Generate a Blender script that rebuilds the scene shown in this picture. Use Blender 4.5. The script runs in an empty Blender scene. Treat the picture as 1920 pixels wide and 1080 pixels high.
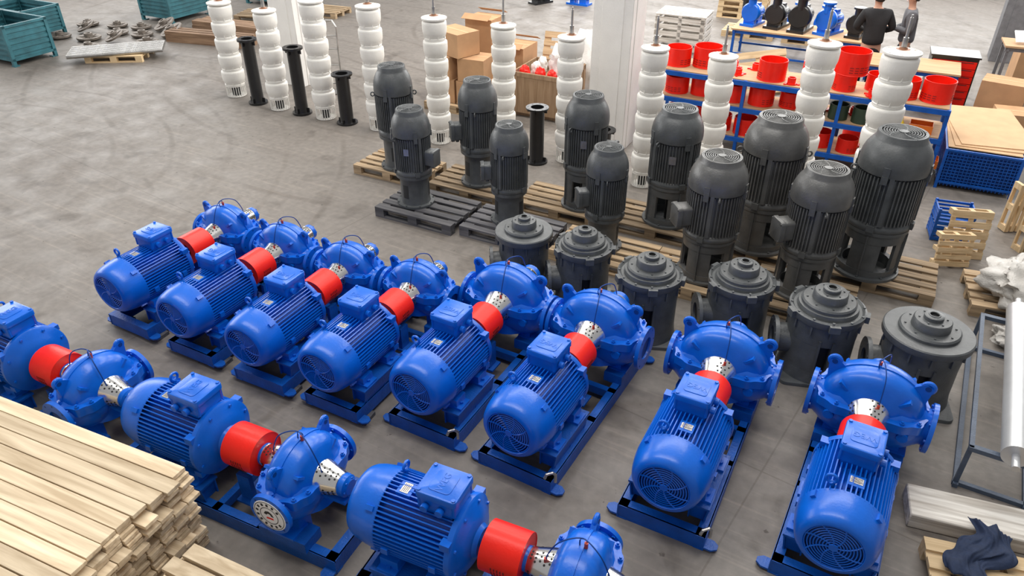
import bpy,bmesh,math,random
from mathutils import Vector,Matrix,noise
random.seed(7)
R=math.radians; pi=math.pi
C=bpy.context.scene.collection
AY=Matrix.Rotation(-pi/2,4,'X'); AX=Matrix.Rotation(pi/2,4,'Y'); I4=Matrix.Identity(4)
def T(x,y,z): return Matrix.Translation((x,y,z))
def RZ(d): return Matrix.Rotation(R(d),4,'Z')
def RX(d): return Matrix.Rotation(R(d),4,'X')
def RY(d): return Matrix.Rotation(R(d),4,'Y')
# ---------------------------------------------------------------- materials
def nt(name):
    m=bpy.data.materials.new(name); m.use_nodes=True
    n=m.node_tree.nodes; return m,n,m.node_tree.links,n["Principled BSDF"]
def paint(name,col,rough=.4,metal=0,var=.12,bump=.02,scale=9,coat=0,dust=0,spec=.5):
    m,n,l,b=nt(name)
    tc=n.new("ShaderNodeTexCoord"); no=n.new("ShaderNodeTexNoise"); no.inputs["Scale"].default_value=scale; no.inputs["Detail"].default_value=5
    l.new(tc.outputs["Object"],no.inputs["Vector"])
    cr=n.new("ShaderNodeValToRGB"); cr.color_ramp.elements[0].position=.3; cr.color_ramp.elements[1].position=.75
    c=Vector(col); 
    cr.color_ramp.elements[0].color=(*(c*(1-var)),1)
    hi=c*(1+var)+Vector((dust,dust,dust)); cr.color_ramp.elements[1].color=(*hi,1)
    l.new(no.outputs["Fac"],cr.inputs["Fac"]); l.new(cr.outputs["Color"],b.inputs["Base Color"])
    b.inputs["Roughness"].default_value=rough; b.inputs["Metallic"].default_value=metal; b.inputs["Specular IOR Level"].default_value=spec
    b.inputs["Coat Weight"].default_value=coat; b.inputs["Coat Roughness"].default_value=.15
    if bump:
        bu=n.new("ShaderNodeBump"); bu.inputs["Strength"].default_value=.3; bu.inputs["Distance"].default_value=bump
        n2=n.new("ShaderNodeTexNoise"); n2.inputs["Scale"].default_value=60; l.new(tc.outputs["Object"],n2.inputs["Vector"])
        l.new(n2.outputs["Fac"],bu.inputs["Height"]); l.new(bu.outputs["Normal"],b.inputs["Normal"])
    return m
def wood(name,c1,c2,axis=0,rnd=.25,scale=1.):
    m,n,l,b=nt(name)
    tc=n.new("ShaderNodeTexCoord"); mp=n.new("ShaderNodeMapping"); sc=[14*scale]*3; sc[axis]=.9*scale
    mp.inputs["Scale"].default_value=sc
    oi=n.new("ShaderNodeObjectInfo"); add=n.new("ShaderNodeVectorMath"); add.operation='ADD'
    mul=n.new("ShaderNodeVectorMath"); mul.operation='SCALE'; mul.inputs["Scale"].default_value=31
    cb=n.new("ShaderNodeCombineXYZ")
    for k in range(3): l.new(oi.outputs["Random"],cb.inputs[k])
    l.new(cb.outputs[0],mul.inputs[0]); l.new(tc.outputs["Object"],add.inputs[0]); l.new(mul.outputs[0],add.inputs[1])
    l.new(add.outputs[0],mp.inputs["Vector"])
    no=n.new("ShaderNodeTexNoise"); no.inputs["Scale"].default_value=1.6; no.inputs["Detail"].default_value=6; no.inputs["Distortion"].default_value=.6
    l.new(mp.outputs[0],no.inputs["Vector"])
    cr=n.new("ShaderNodeValToRGB"); cr.color_ramp.elements[0].position=.32; cr.color_ramp.elements[1].position=.68
    cr.color_ramp.elements[0].color=(*c1,1); cr.color_ramp.elements[1].color=(*c2,1)
    l.new(no.outputs["Fac"],cr.inputs["Fac"])
    hs=n.new("ShaderNodeHueSaturation"); mr=n.new("ShaderNodeMapRange"); mr.inputs["To Min"].default_value=1-rnd; mr.inputs["To Max"].default_value=1+rnd
    l.new(oi.outputs["Random"],mr.inputs["Value"]); l.new(mr.outputs[0],hs.inputs["Value"]); l.new(cr.outputs["Color"],hs.inputs["Color"])
    l.new(hs.outputs[0],b.inputs["Base Color"]); b.inputs["Roughness"].default_value=.75
    bu=n.new("ShaderNodeBump"); bu.inputs["Strength"].default_value=.25; bu.inputs["Distance"].default_value=.01
    l.new(no.outputs["Fac"],bu.inputs["Height"]); l.new(bu.outputs["Normal"],b.inputs["Normal"])
    return m
BLUE=paint("blue_enamel",(.0015,.122,.62),.31,0,.08,.003,coat=.12,spec=.42)
BLUED=paint("dark_blue_and_recess_shade",(.001,.045,.24),.45,0,.1,0,spec=.3)  # darkened blue: shade painted into grille recesses, bores and holes; also plain dark blue
BLUEF=paint("blue_frame_paint",(.002,.088,.42),.42,0,.2,.01,spec=.4)
RED=paint("red_enamel",(.86,.014,.004),.4,0,.05,.004,coat=.06,spec=.35)
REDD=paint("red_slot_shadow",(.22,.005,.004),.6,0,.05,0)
GREY=paint("charcoal_enamel",(.074,.080,.083),.38,0,.15,.006,dust=.016)
GREYL=paint("satin_grey_brown_enamel",(.105,.105,.102),.34,.15,.15,.006,dust=.016)
GREYD=paint("dark_charcoal_and_recess_shade",(.022,.023,.024),.6,0,.1,0)  # darkened charcoal: shade painted into recesses, windows and interiors; also plain dark parts
BLACK=paint("black_paint",(.014,.014,.015),.3,0,.2,.004)
WHITE=paint("white_cast_enamel",(.84,.82,.77),.45,0,.04,.006)
SILV=paint("polished_steel",(.78,.77,.74),.2,1,.06,0)
STEEL=paint("bare_steel",(.50,.49,.47),.38,1,.2,.01)
RUSTY=paint("machined_iron",(.20,.17,.145),.6,.3,.4,.01,scale=14)
BROWNST=paint("shaft_end_brown",(.28,.13,.07),.5,.3,.3,0)
HOLE=paint("painted_hole_shade",(.02,.02,.02),.7,0,.1,0)  # dark dots laid on the cone guards as the shade of unmodelled perforations
COPPER=paint("copper_red_fitting",(.5,.06,.03),.35,.2,.1,0)
CARD=paint("cardboard",(.50,.29,.15),.85,0,.12,.003,scale=4)
CARDE=paint("cardboard_pale",(.56,.36,.20),.85,0,.08,.003,scale=4)
TEAL=paint("teal_crate_paint",(.03,.14,.17),.55,0,.3,.01,scale=5)
GREEND=paint("dark_green_paint",(.03,.055,.03),.5,0,.15,.005)
PLASTIC=paint("cloudy_plastic_film",(.44,.42,.39),.35,0,.25,.02,scale=5)
WBAG=paint("white_packing_film",(.78,.76,.73),.4,0,.1,.02,scale=8)
CLOTHB=paint("navy_cloth",(.010,.022,.060),.85,0,.2,.01,scale=20)
STANDB=paint("grey_blue_steel",(.06,.085,.13),.5,0,.2,.01)
TEXB=paint("black_clothing",(.012,.012,.014),.85,0,.2,.01)
TEXG=paint("grey_clothing",(.10,.10,.11),.85,0,.2,.01)
SKIN=paint("skin",(.55,.30,.2),.55,0,.06,0)
HAIR=paint("dark_hair",(.02,.015,.012),.7,0,.2,.01)
CONCW=paint("painted_white_column",(.82,.80,.77),.7,0,.05,.01,scale=3)
DARKCOL=paint("dark_grey_column",(.16,.16,.17),.6,0,.2,.01)
PAPER=paint("white_paper",(.93,.93,.93),.6,0,.02,0)
YEL=paint("yellow_plastic",(.8,.55,.03),.45,0,.1,0)
ORG=paint("orange_plastic",(.85,.2,.02),.45,0,.1,0)
BENCHT=wood("bench_board",(.42,.25,.13),(.55,.36,.20),0,.1)
PALLET=wood("pallet_wood",(.17,.12,.07),(.46,.33,.20),0,.35)
PALLETN=wood("new_pallet_wood",(.52,.37,.20),(.74,.56,.34),0,.15)
PALLETD=wood("weathered_dark_pallet_wood",(.05,.05,.058),(.15,.145,.15),0,.3)
TIMBER=wood("sawn_timber",(.54,.41,.26),(.86,.71,.50),0,.2,.8)
BROWNW=wood("old_brown_timber",(.16,.09,.05),(.32,.2,.12),0,.2)
WHWOOD=wood("whitewashed_board",(.42,.38,.33),(.80,.77,.71),0,.1)
CRATEW=wood("crate_plywood",(.28,.17,.09),(.42,.28,.17),2,.1)
# ---------------------------------------------------------------- mesh builder
class MB:
    def __init__(s): s.bm=bmesh.new(); s.mi=0
    def m(s,i): s.mi=i; return s
    def face(s,vs):
        try:
            f=s.bm.faces.new(vs); f.material_index=s.mi; f.smooth=True; return f
        except ValueError: return None
    def lathe(s,pts,seg=32,M=I4,a0=0,a1=2*pi,closed=False):
        full=abs(a1-a0-2*pi)<1e-6; n=seg if full else seg+1; rings=[]
        for r,h in pts:
            if r<1e-6: rings.append([s.bm.verts.new(M@Vector((0,0,h)))]*n); continue
            rings.append([s.bm.verts.new(M@Vector((r*math.cos(a0+(a1-a0)*i/seg),r*math.sin(a0+(a1-a0)*i/seg),h))) for i in range(n)])
        if closed: rings.append(rings[0])
        for a,b in zip(rings,rings[1:]):
            for i in range(seg):
                j=(i+1)%n
                q=[a[i],a[j],b[j],b[i]]; u=[]
                for v in q:
                    if v not in u: u.append(v)
                if len(u)>2: s.face(u)
        if not full and closed:
            for k in (0,n-1):
                s.face([r[k] for r in rings[:-1]])
        return s
    def cyl(s,p0,p1,r,seg=12,r2=None):
        p0=Vector(p0);p1=Vector(p1);d=p1-p0; q=d.to_track_quat('Z','Y').to_matrix().to_4x4()
        r2=r if r2 is None else r2
        return s.lathe([(0,0),(r,0),(r2,d.length),(0,d.length)],seg,Matrix.Translation(p0)@q)
    def box(s,c,sz,M=I4,rz=0,rx=0,ry=0,taper=1,taperx=None):
        L=T(*c)@RZ(rz)@RY(ry)@RX(rx); tx=taper if taperx is None else taperx
        v=[]
        for z in (-.5,.5):
            k=1 if z<0 else taper; kx=1 if z<0 else tx
            for x,y in ((-.5,-.5),(.5,-.5),(.5,.5),(-.5,.5)):
                v.append(s.bm.verts.new(M@L@Vector((x*sz[0]*kx,y*sz[1]*k,z*sz[2]))))
        for f in ((3,2,1,0),(4,5,6,7),(0,1,5,4),(1,2,6,5),(2,3,7,6),(3,0,4,7)):
            s.face([v[i] for i in f])
        return s
    def rbox(s,c,sz,rad,M=I4,rz=0,top=None,seg=4):
        x,y,z=sz[0]/2,sz[1]/2,sz[2]; tb=min(rad*.5,z*.3) if top is None else top
        def ring(ins,h):
            o=[]
            for cx,cy,a in ((x,y,0),(-x,y,90),(-x,-y,180),(x,-y,270)):
                sx=cx-math.copysign(rad,cx); sy=cy-math.copysign(rad,cy)
                for k in range(seg+1):
                    an=R(a+90*k/seg); rr=max(rad-ins,.001)
                    o.append(s.bm.verts.new(M@T(*c)@RZ(rz)@Vector((sx+rr*math.cos(an),sy+rr*math.sin(an),h))))
            return o
        rs=[ring(0,-z/2),ring(0,z/2-tb),ring(tb*.3,z/2-tb*.3),ring(tb,z/2)]
        n=len(rs[0])
        for a,b in zip(rs,rs[1:]):
            for i in range(n): s.face([a[i],a[(i+1)%n],b[(i+1)%n],b[i]])
        s.face(rs[-1]); s.face(rs[0][::-1]); return s
    def prism(s,out,h0,h1,M=I4):
        a=[s.bm.verts.new(M@Vector((x,y,h0))) for x,y in out]; b=[s.bm.verts.new(M@Vector((x,y,h1))) for x,y in out]
        n=len(out)
        for i in range(n): s.face([a[i],a[(i+1)%n],b[(i+1)%n],b[i]])
        s.face(a[::-1]); s.face(b); return s
    def torus(s,M,Rr,r,seg=24,ss=6):
        return s.lathe([(Rr+r*math.cos(2*pi*k/ss),r*math.sin(2*pi*k/ss)) for k in range(ss)],seg,M,closed=True)
    def tube(s,pts,r,seg=8):
        pts=[Vector(p) for p in pts]; prev=None
        up=Vector((.13,.21,.97))
        for i,p in enumerate(pts):
            d=(pts[min(i+1,len(pts)-1)]-pts[max(i-1,0)]).normalized()
            x=d.cross(up); 
            if x.length<.05: x=d.cross(Vector((1,0,0)))
            x.normalize(); y=d.cross(x)
            ring=[s.bm.verts.new(p+r*(math.cos(2*pi*k/seg)*x+math.sin(2*pi*k/seg)*y)) for k in range(seg)]
            if prev:
                for k in range(seg): s.face([prev[k],prev[(k+1)%seg],ring[(k+1)%seg],ring[k]])
            else: s.face(ring)
            prev=ring
        s.face(prev); return s
    def bolts(s,M,rad,n,r=.011,h=.014,a0=0):
        for i in range(n):
            a=a0+2*pi*i/n
            s.lathe([(r,0),(r,h),(0,h)],6,M@T(rad*math.cos(a),rad*math.sin(a),0))
        return s
    def mesh(s,name,mats):
        bmesh.ops.recalc_face_normals(s.bm,faces=s.bm.faces)
        me=bpy.data.meshes.new(name); s.bm.to_mesh(me); s.bm.free()
        for m in mats: me.materials.append(m)
        me.set_sharp_from_angle(angle=R(38)); return me
def obj(name,me,parent=None,loc=(0,0,0),rz=0,label=None):
    o=bpy.data.objects.new(name,me); C.objects.link(o)
    if parent: o.parent=parent
    o.location=loc; o.rotation_euler=(0,0,R(rz))
    if label: o["label"]=label
    return o
def part(name,mb,mats,parent,label=None,loc=(0,0,0),rz=0):
    return obj(name,mb.mesh(name,mats),parent,loc,rz,label)
def meta(o,label,cat,group=None,kind=None):
    o["label"]=label; o["category"]=cat
    if group: o["group"]=group
    if kind: o["kind"]=kind
    return o
def thing(name,label,cat,group=None,loc=(0,0,0),rz=0,scale=(1,1,1),mb=None,mats=None):
    o=bpy.data.objects.new(name,mb.mesh(name,mats) if mb else None); C.objects.link(o)
    o.location=loc; o.rotation_euler=(0,0,R(rz)); o.scale=scale
    if not mb: o.empty_display_size=.2
    return meta(o,label,cat,group)
def dup(src,loc,rz=0,scale=None,label=None,top=True):
    n=src.copy(); C.objects.link(n)
    for c in src.children:
        k=dup(c,None,top=False); k.parent=n
    if top:
        n.location=loc; n.rotation_euler[2]=R(rz)
        if scale: n.scale=scale
        if label: n["label"]=label
    return n
def textmesh(body,size,depth=.003,align='CENTER'):
    cu=bpy.data.curves.new("lettering","FONT"); cu.body=body; cu.size=size; cu.extrude=depth; cu.align_x=align; cu.align_y='CENTER'
    o=bpy.data.objects.new("lettering",cu); C.objects.link(o)
    me=bpy.data.meshes.new_from_object(o.evaluated_get(bpy.context.evaluated_depsgraph_get()))
    bpy.data.objects.remove(o); me.name="lettering"; return me
# ---------------------------------------------------------------- floor
def floor():
    m,n,l,b=nt("worn_concrete")
    tc=n.new("ShaderNodeTexCoord")
    def N(sc,det=8,dist=0,map=None):
        x=n.new("ShaderNodeTexNoise"); x.inputs["Scale"].default_value=sc; x.inputs["Detail"].default_value=det; x.inputs["Distortion"].default_value=dist
        if map:
            mp=n.new("ShaderNodeMapping"); mp.inputs["Rotation"].default_value=(0,0,R(map[0])); mp.inputs["Scale"].default_value=(map[1],map[2],1)
            l.new(tc.outputs["Object"],mp.inputs[0]); l.new(mp.outputs[0],x.inputs["Vector"])
        else: l.new(tc.outputs["Object"],x.inputs["Vector"])
        return x
    def ramp(src,p0,p1,c0,c1):
        r=n.new("ShaderNodeValToRGB"); r.color_ramp.elements[0].position=p0; r.color_ramp.elements[1].position=p1
        r.color_ramp.elements[0].color=(*c0,1); r.color_ramp.elements[1].color=(*c1,1); l.new(src,r.inputs[0]); return r
    def mix(a,b_,fac,mode='MULTIPLY'):
        x=n.new("ShaderNodeMix"); x.data_type='RGBA'; x.blend_type=mode
        if isinstance(fac,float): x.inputs[0].default_value=fac
        else: l.new(fac,x.inputs[0])
        l.new(a,x.inputs[6]); l.new(b_,x.inputs[7]); return x.outputs[2]
    base=ramp(N(.22,4,.3).outputs["Fac"],.3,.7,(.172,.151,.132),(.212,.192,.172))
    fine=ramp(N(11,9).outputs["Fac"],.3,.7,(.82,.82,.82),(1.12,1.12,1.12))
    c=mix(base.outputs[0],fine.outputs[0],.85)
    st=ramp(N(1.9,10,.6).outputs["Fac"],.30,.42,(.60,.58,.56),(1,1,1)); c=mix(c,st.outputs[0],.7)
    sp=ramp(N(13,3).outputs["Fac"],.25,.31,(.34,.31,.29),(1,1,1)); c=mix(c,sp.outputs[0],.85)
    for rot,sx,sy in ((12,.5,14),(-38,.6,11),(85,.6,16)):
        sc=ramp(N(1.2,8,.2,(rot,sx,sy)).outputs["Fac"],.60,.68,(0,0,0),(1,1,1)); c=mix(c,ramp(N(3).outputs["Fac"],.0,1,(1.16,1.15,1.13),(1.16,1.15,1.13)).outputs[0],sc.outputs[0])
    for cx,cy,sc_,pw in ((13.5,-3.5,.35,.035),(9,-17,.27,.03)):
        wv=n.new("ShaderNodeTexWave"); wv.wave_type='RINGS'; wv.rings_direction='Z'; mp=n.new("ShaderNodeMapping"); mp.inputs["Location"].default_value=(cx,cy,0)
        l.new(tc.outputs["Object"],mp.inputs[0]); l.new(mp.outputs[0],wv.inputs["Vector"]); wv.inputs["Scale"].default_value=sc_; wv.inputs["Distortion"].default_value=.35; wv.inputs["Detail"].default_value=1; wv.inputs["Detail Scale"].default_value=.3
        tw=ramp(wv.outputs["Fac"],.0,pw,(.80,.78,.76),(1,1,1)); c=mix(c,tw.outputs[0],ramp(N(.45+cx*.01,5).outputs["Fac"],.42,.60,(0,0,0),(1,1,1)).outputs[0])
    bk=n.new("ShaderNodeTexBrick"); bk.offset=0; bk.inputs["Scale"].default_value=1; bk.inputs["Brick Width"].default_value=6; bk.inputs["Row Height"].default_value=6; bk.inputs["Mortar Size"].default_value=.008
    bk.inputs["Color1"].default_value=(1,1,1,1); bk.inputs["Color2"].default_value=(.97,.97,.97,1); bk.inputs["Mortar"].default_value=(.72,.70,.68,1)
    m2=n.new("ShaderNodeMapping"); m2.inputs["Rotation"].default_value=(0,0,R(5)); m2.inputs["Location"].default_value=(.9,1.2,0); l.new(tc.outputs["Object"],m2.inputs[0]); l.new(m2.outputs[0],bk.inputs["Vector"])
    c=mix(c,bk.outputs["Color"],.8)
    l.new(c,b.inputs["Base Color"])
    rr=ramp(N(2.2,5).outputs["Fac"],.3,.7,(.46,.46,.46),(.72,.72,.72)); l.new(rr.outputs[0],b.inputs["Roughness"])
    bu=n.new("ShaderNodeBump"); bu.inputs["Strength"].default_value=.15; bu.inputs["Distance"].default_value=.01; l.new(N(25).outputs["Fac"],bu.inputs["Height"]); l.new(bu.outputs[0],b.inputs["Normal"])
    mb=MB(); mb.box((-4,14,-.1),(70,50,.2)); o=part("floor",mb,[m],None); o["kind"]="structure"
floor()
# ---------------------------------------------------------------- horizontal pump set
ZC=.58
WEG=textmesh("WEG",.07,.0012)
WEG.materials.append(BLUE)
def build_motor(P):
    S=T(0,0,ZC)@AY
    mb=MB(); mb.lathe([(.2,.22),(.237,.22),(.237,.80),(.2,.80)],40,S)
    nf=56
    for i in range(nf):
        a=2*pi*i/nf; 
        if abs(((a-1.5*pi+pi)%(2*pi))-pi)<.2: continue
        M=T(0,0,ZC)@Matrix.Rotation(-a,4,'Y')
        mb.box((.261,.51,0),(.058,.55,.009),M)
    mb.lathe([(.2,.785),(.293,.785),(.297,.80),(.297,.825),(.28,.84),(.24,.85),(.21,.875),(.12,.90),(.1,.93),(.04,.93)],40,S)
    mb.bolts(S@T(0,0,.84),.262,8,.012,.016,.3)
    for k in (-1,1):
        for zz in (-.17,.17): mb.box((k*.235,.79,ZC+zz),(.07,.07,.05))
        for yy in (.34,.70):
            mb.box((k*.205,yy,ZC-.235),(.12,.14,.09)); mb.box((k*.235,yy,ZC-.272),(.15,.15,.022))
            mb.lathe([(.016,0),(.016,.02),(0,.02)],6,T(k*.27,yy,ZC-.262))
            mb.box((k*.285,yy,ZC-.06),(.03,.05,.05))
    mb.box((0,.65,ZC+.262),(.22,.24,.07)); mb.box((.02,.38,ZC+.268),(.11,.11,.035))
    mb.cyl((0,.9,ZC),(0,1.0,ZC),.04,16)
    mo=part("motor",mb,[BLUE],P)
    mb=MB(); mb.lathe([(.190,.03),(.190,.004),(.196,-.004),(.215,-.003),(.238,.012),(.256,.04),(.270,.085),(.280,.14),(.288,.20),(.290,.25),(.284,.255)],48,S)
    for k in range(4):
        a=R(45+90*k); mb.box((.287*math.cos(a),.20,ZC+.287*math.sin(a)),(.035,.06,.035),ry=-math.degrees(a))
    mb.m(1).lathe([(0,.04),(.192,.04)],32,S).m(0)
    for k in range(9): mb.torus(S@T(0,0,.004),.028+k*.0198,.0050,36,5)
    for k in range(8):
        a=pi/4*k; pts=[(r*math.cos(a+r*3),.004,ZC+r*math.sin(a+r*3)) for r in (.015,.06,.10,.15,.194)]
        mb.tube(pts,.006,5)
    mb.lathe([(0,-.004),(.03,-.004),(.03,.01)],20,S)
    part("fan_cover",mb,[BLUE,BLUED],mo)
    mb=MB(); J=T(-.005,.66,ZC+.29)@RZ(0)
    mb.rbox((0,0,.05),(.25,.27,.10),.03,J,top=.004); mb.rbox((0,0,.125),(.275,.30,.05),.03,J,top=.012)
    for x in(-.115,.115):
        for y in (-.125,.125): mb.lathe([(.014,0),(.014,.158),(.0,.158)],8,J@T(x,y,0))
    mb.rbox((0,0,.152),(.18,.16,.006),.03,J,top=.002)
    mb.cyl((.13,.59,ZC+.33),(.165,.59,ZC+.33),.028,10).cyl((.13,.70,ZC+.33),(.165,.70,ZC+.33),.028,10)
    part("terminal_box",mb,[BLUE],mo)
    obj("embossed_lettering",WEG,mo,(-.005,.66,ZC+.446),180)
    mb=MB(); mb.torus(T(-.13,.29,ZC+.315)@RX(90),.034,.011,20,8); mb.cyl((-.11,.29,ZC+.24),(-.128,.29,ZC+.286),.018,10)
    part("lifting_eye",mb,[BLUE],mo)
    mb=MB(); mb.box((.02,.38,ZC+.2875),(.085,.06,.004)); mb.m(1)
    for k in range(4): mb.box((.02,.362+k*.012,ZC+.29),(.07,.004,.002))
    part("nameplate",mb,[STEEL,RUSTY],mo,"engraved aluminium rating plate")
    return mo
def build_coupling(P,y0,y1,r=.172):
    mb=MB(); S=T(0,0,ZC)@AY
    mb.lathe([(r-.006,y0),(r,y0),(r,y1),(r-.006,y1)],48,S,closed=True)
    for yy in (y0+.004,y1-.008):
        mb.lathe([(.085,0),(r-.004,0),(r-.004,.004),(.085,.004)],36,T(0,yy,ZC)@AY,closed=True)
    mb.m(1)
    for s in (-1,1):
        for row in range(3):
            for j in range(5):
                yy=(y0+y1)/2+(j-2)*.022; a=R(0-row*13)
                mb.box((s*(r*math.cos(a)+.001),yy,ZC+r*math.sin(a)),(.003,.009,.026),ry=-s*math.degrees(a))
    return part("coupling_guard",mb,[RED,REDD],P,"bright red sheet-metal coupling guard with slots")
def cone_guard(name,P,y0,r0,y1,r1,par):
    mb=MB(); S=T(0,0,ZC)@AY
    mb.lathe([(r0-.004,y0),(r0,y0),(r1,y1),(r1-.004,y1)],36,S,closed=True)
    mb.torus(S@T(0,0,y1),r1,.004,32,4); mb.torus(S@T(0,0,y0),r0,.004,32,4)
    mb.m(1); nr=5
    for k in range(nr):
        t=(k+.7)/(nr+.4); r=r0+(r1-r0)*t+.0012; y=y0+(y1-y0)*t; tilt=math.atan2(r1-r0,y1-y0)
        for i in range(24):
            if (i//3)%2==1: continue
            a=2*pi*(i+.5*(k%2))/24
            M=T(0,y,ZC)@Matrix.Rotation(a,4,'Y')@T(0,0,r)@RX(math.degrees(tilt))
            mb.lathe([(.0085,0),(0,.0008)],6,M)
    return part(name,mb,[SILV,HOLE],par,"polished perforated steel shaft guard")
def build_pump(P,py,k):
    S=T(0,py,ZC)@AY
    mb=MB()
    # broad smooth double volute, wider than high
    V=T(0,py,ZC)@Matrix.Diagonal((1.06,1,.93,1))@AY
    h=[(.12,.235),(.17,.228),(.22,.210),(.27,.190),(.31,.175),(.345,.155),(.372,.125),(.388,.085),(.394,.045),(.396,0)]
    mb.lathe([(r*k,-y*k) for r,y in h]+[(r*k,y*k) for r,y in h[-2::-1]],64,V)
    mb.lathe([(.385*k,-.012),(.406*k,-.009),(.406*k,.009),(.385*k,.012)],64,V)
    for s in (-1,1):
        for a in (40,140):
            c,d=math.cos(R(a)),math.sin(R(a))
            mb.box((c*.30*k,py+s*.165*k,ZC+d*.28*k),(.14*k,.06*k,.022),ry=-a)
        mb.lathe([(0,-.20*k),(.10*k,-.19*k),(.165*k,-.13*k),(.19*k,-.04*k),(.19*k,.03*k)],28,T(s*.17*k,py+s*.10*k,ZC-.045))
    out=[];
    for a in range(0,360,6):
        c,d=math.cos(R(a)),math.sin(R(a)); lob=1+.022*math.cos(R(a*12))
        x=.452*k*abs(c)**.72*math.copysign(1,c)*lob; y=.305*k*abs(d)**.5*math.copysign(1,d)*lob
        out.append((x,y))
    mb.prism(out,-.04,.04,T(0,py,ZC))
    for i,(x,y) in enumerate(out):
        if i%5==0: mb.lathe([(.018,0),(.018,.020),(.010,.020),(.010,.034),(0,.034)],6,T(x*.94,py+y*.91,ZC+.04))
    zn=ZC-.10*k
    for s in (-1,1):
        M=T(0,py,zn)@(AX if s>0 else RZ(180)@AX)
        mb.lathe([(.28*k,.05*k),(.27*k,.25*k),(.235*k,.34*k),(.19*k,.40*k),(.165*k,.44*k),(.165*k,.49*k)],36,M)
        F=M@T(0,0,.475*k)
        mb.lathe([(.14*k,0),(.222*k,0),(.222*k,.036),(.13*k,.036),(.115*k,.037),(.11*k,.01)],40,F)
        mb.bolts(F@T(0,0,-.012),.195*k,8,.012,.012)
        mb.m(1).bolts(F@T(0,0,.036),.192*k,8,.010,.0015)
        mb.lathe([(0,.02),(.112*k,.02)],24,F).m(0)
        mb.cyl((s*.30*k,py-.20*k,ZC-.08),(s*.30*k,py-.28*k,ZC-.08),.045*k,12)
    mb.lathe([(.30*k,-.3*k),(.27*k,-.12*k)],24,T(0,py,ZC))
    for s in (-1,1): mb.box((s*.25*k,py,(ZC-.2*k+.16)/2+.03),(.13,.26*k,ZC-.2*k-.10)); mb.box((s*.27,py,.235),(.17,.30*k,.02))
    for s in (-1,1):
        L=T(s*.325*k,py,ZC+.215*k)@RY(s*30)
        mb.prism([(-.12*k,-.06*k),(.11*k,-.06*k),(.065*k,.06*k),(.04*k,.125*k),(-.03*k,.125*k),(-.06*k,.07*k)],-.019,.019,L@RX(90))
        mb.torus(L@T(.004,0,.10*k)@RX(90),.045*k,.021*k,20,8)
        mb.m(1).lathe([(0,-.021),(.025*k,-.021),(.025*k,.021),(0,.021)],12,L@T(.004,0,.10*k)@RX(90)).m(0)
    for s in (-1,1):
        B=S if s>0 else T(0,py,ZC)@RZ(180)@AY
        mb.lathe([(.11*k,.20*k),(.07*k,.28*k),(.065*k,.44*k)],20,B)
        mb.lathe([(.06*k,.44*k),(.105*k,.44*k),(.112*k,.455*k),(.112*k,.51*k),(.09*k,.525*k),(.075*k,.54*k),(0,.54*k)],28,B)
        mb.bolts(B@T(0,0,.525*k),.088*k,6,.008,.008)
        mb.box((0,py+s*.38*k,ZC-.14*k),(.20*k,.28*k,.03)); 
    pu=part("pump",mb,[BLUE,BLUED],P)
    cone_guard("shaft_guard",P,py-.445*k,.110*k,py-.205*k,.180*k,pu)
    cone_guard("shaft_guard",P,py+.205*k,.180*k,py+.445*k,.110*k,pu)
    mb=MB(); z=ZC+.345*k
    pts=[(-.02,py+.02,z),( -.03,py+.02,z+.07),(.0,py-.04,z+.10),(.04,py-.18*k,z+.05),(.05,py-.26*k,z-.1*k),(.05,py-.28*k,ZC+.14*k)]
    sp=[]
    for i in range(len(pts)-1):
        for j in range(4):
            t=j/4; p0=Vector(pts[max(i-1,0)]);p1=Vector(pts[i]);p2=Vector(pts[i+1]);p3=Vector(pts[min(i+2,len(pts)-1)])
            sp.append(.5*((2*p1)+(p2-p0)*t+(2*p0-5*p1+4*p2-p3)*t*t+(3*p1-p0-3*p2+p3)*t**3))
    sp.append(Vector(pts[-1])); mb.tube(sp,.005,6)
    sp2=[Vector((p.x,2*py-p.y,p.z)) for p in sp]; mb.tube(sp2,.005,6)
    mb.m(1).cyl((-.02,py+.02,z-.02),(-.02,py+.02,z+.06),.013,8)
    mb.cyl((.05,py-.28*k,ZC+.12*k),(.05,py-.28*k,ZC+.18*k),.012,8)
    part("flushing_line",mb,[BLUED,COPPER],pu,"thin bent seal flushing tube with copper fittings")
    return pu
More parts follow.
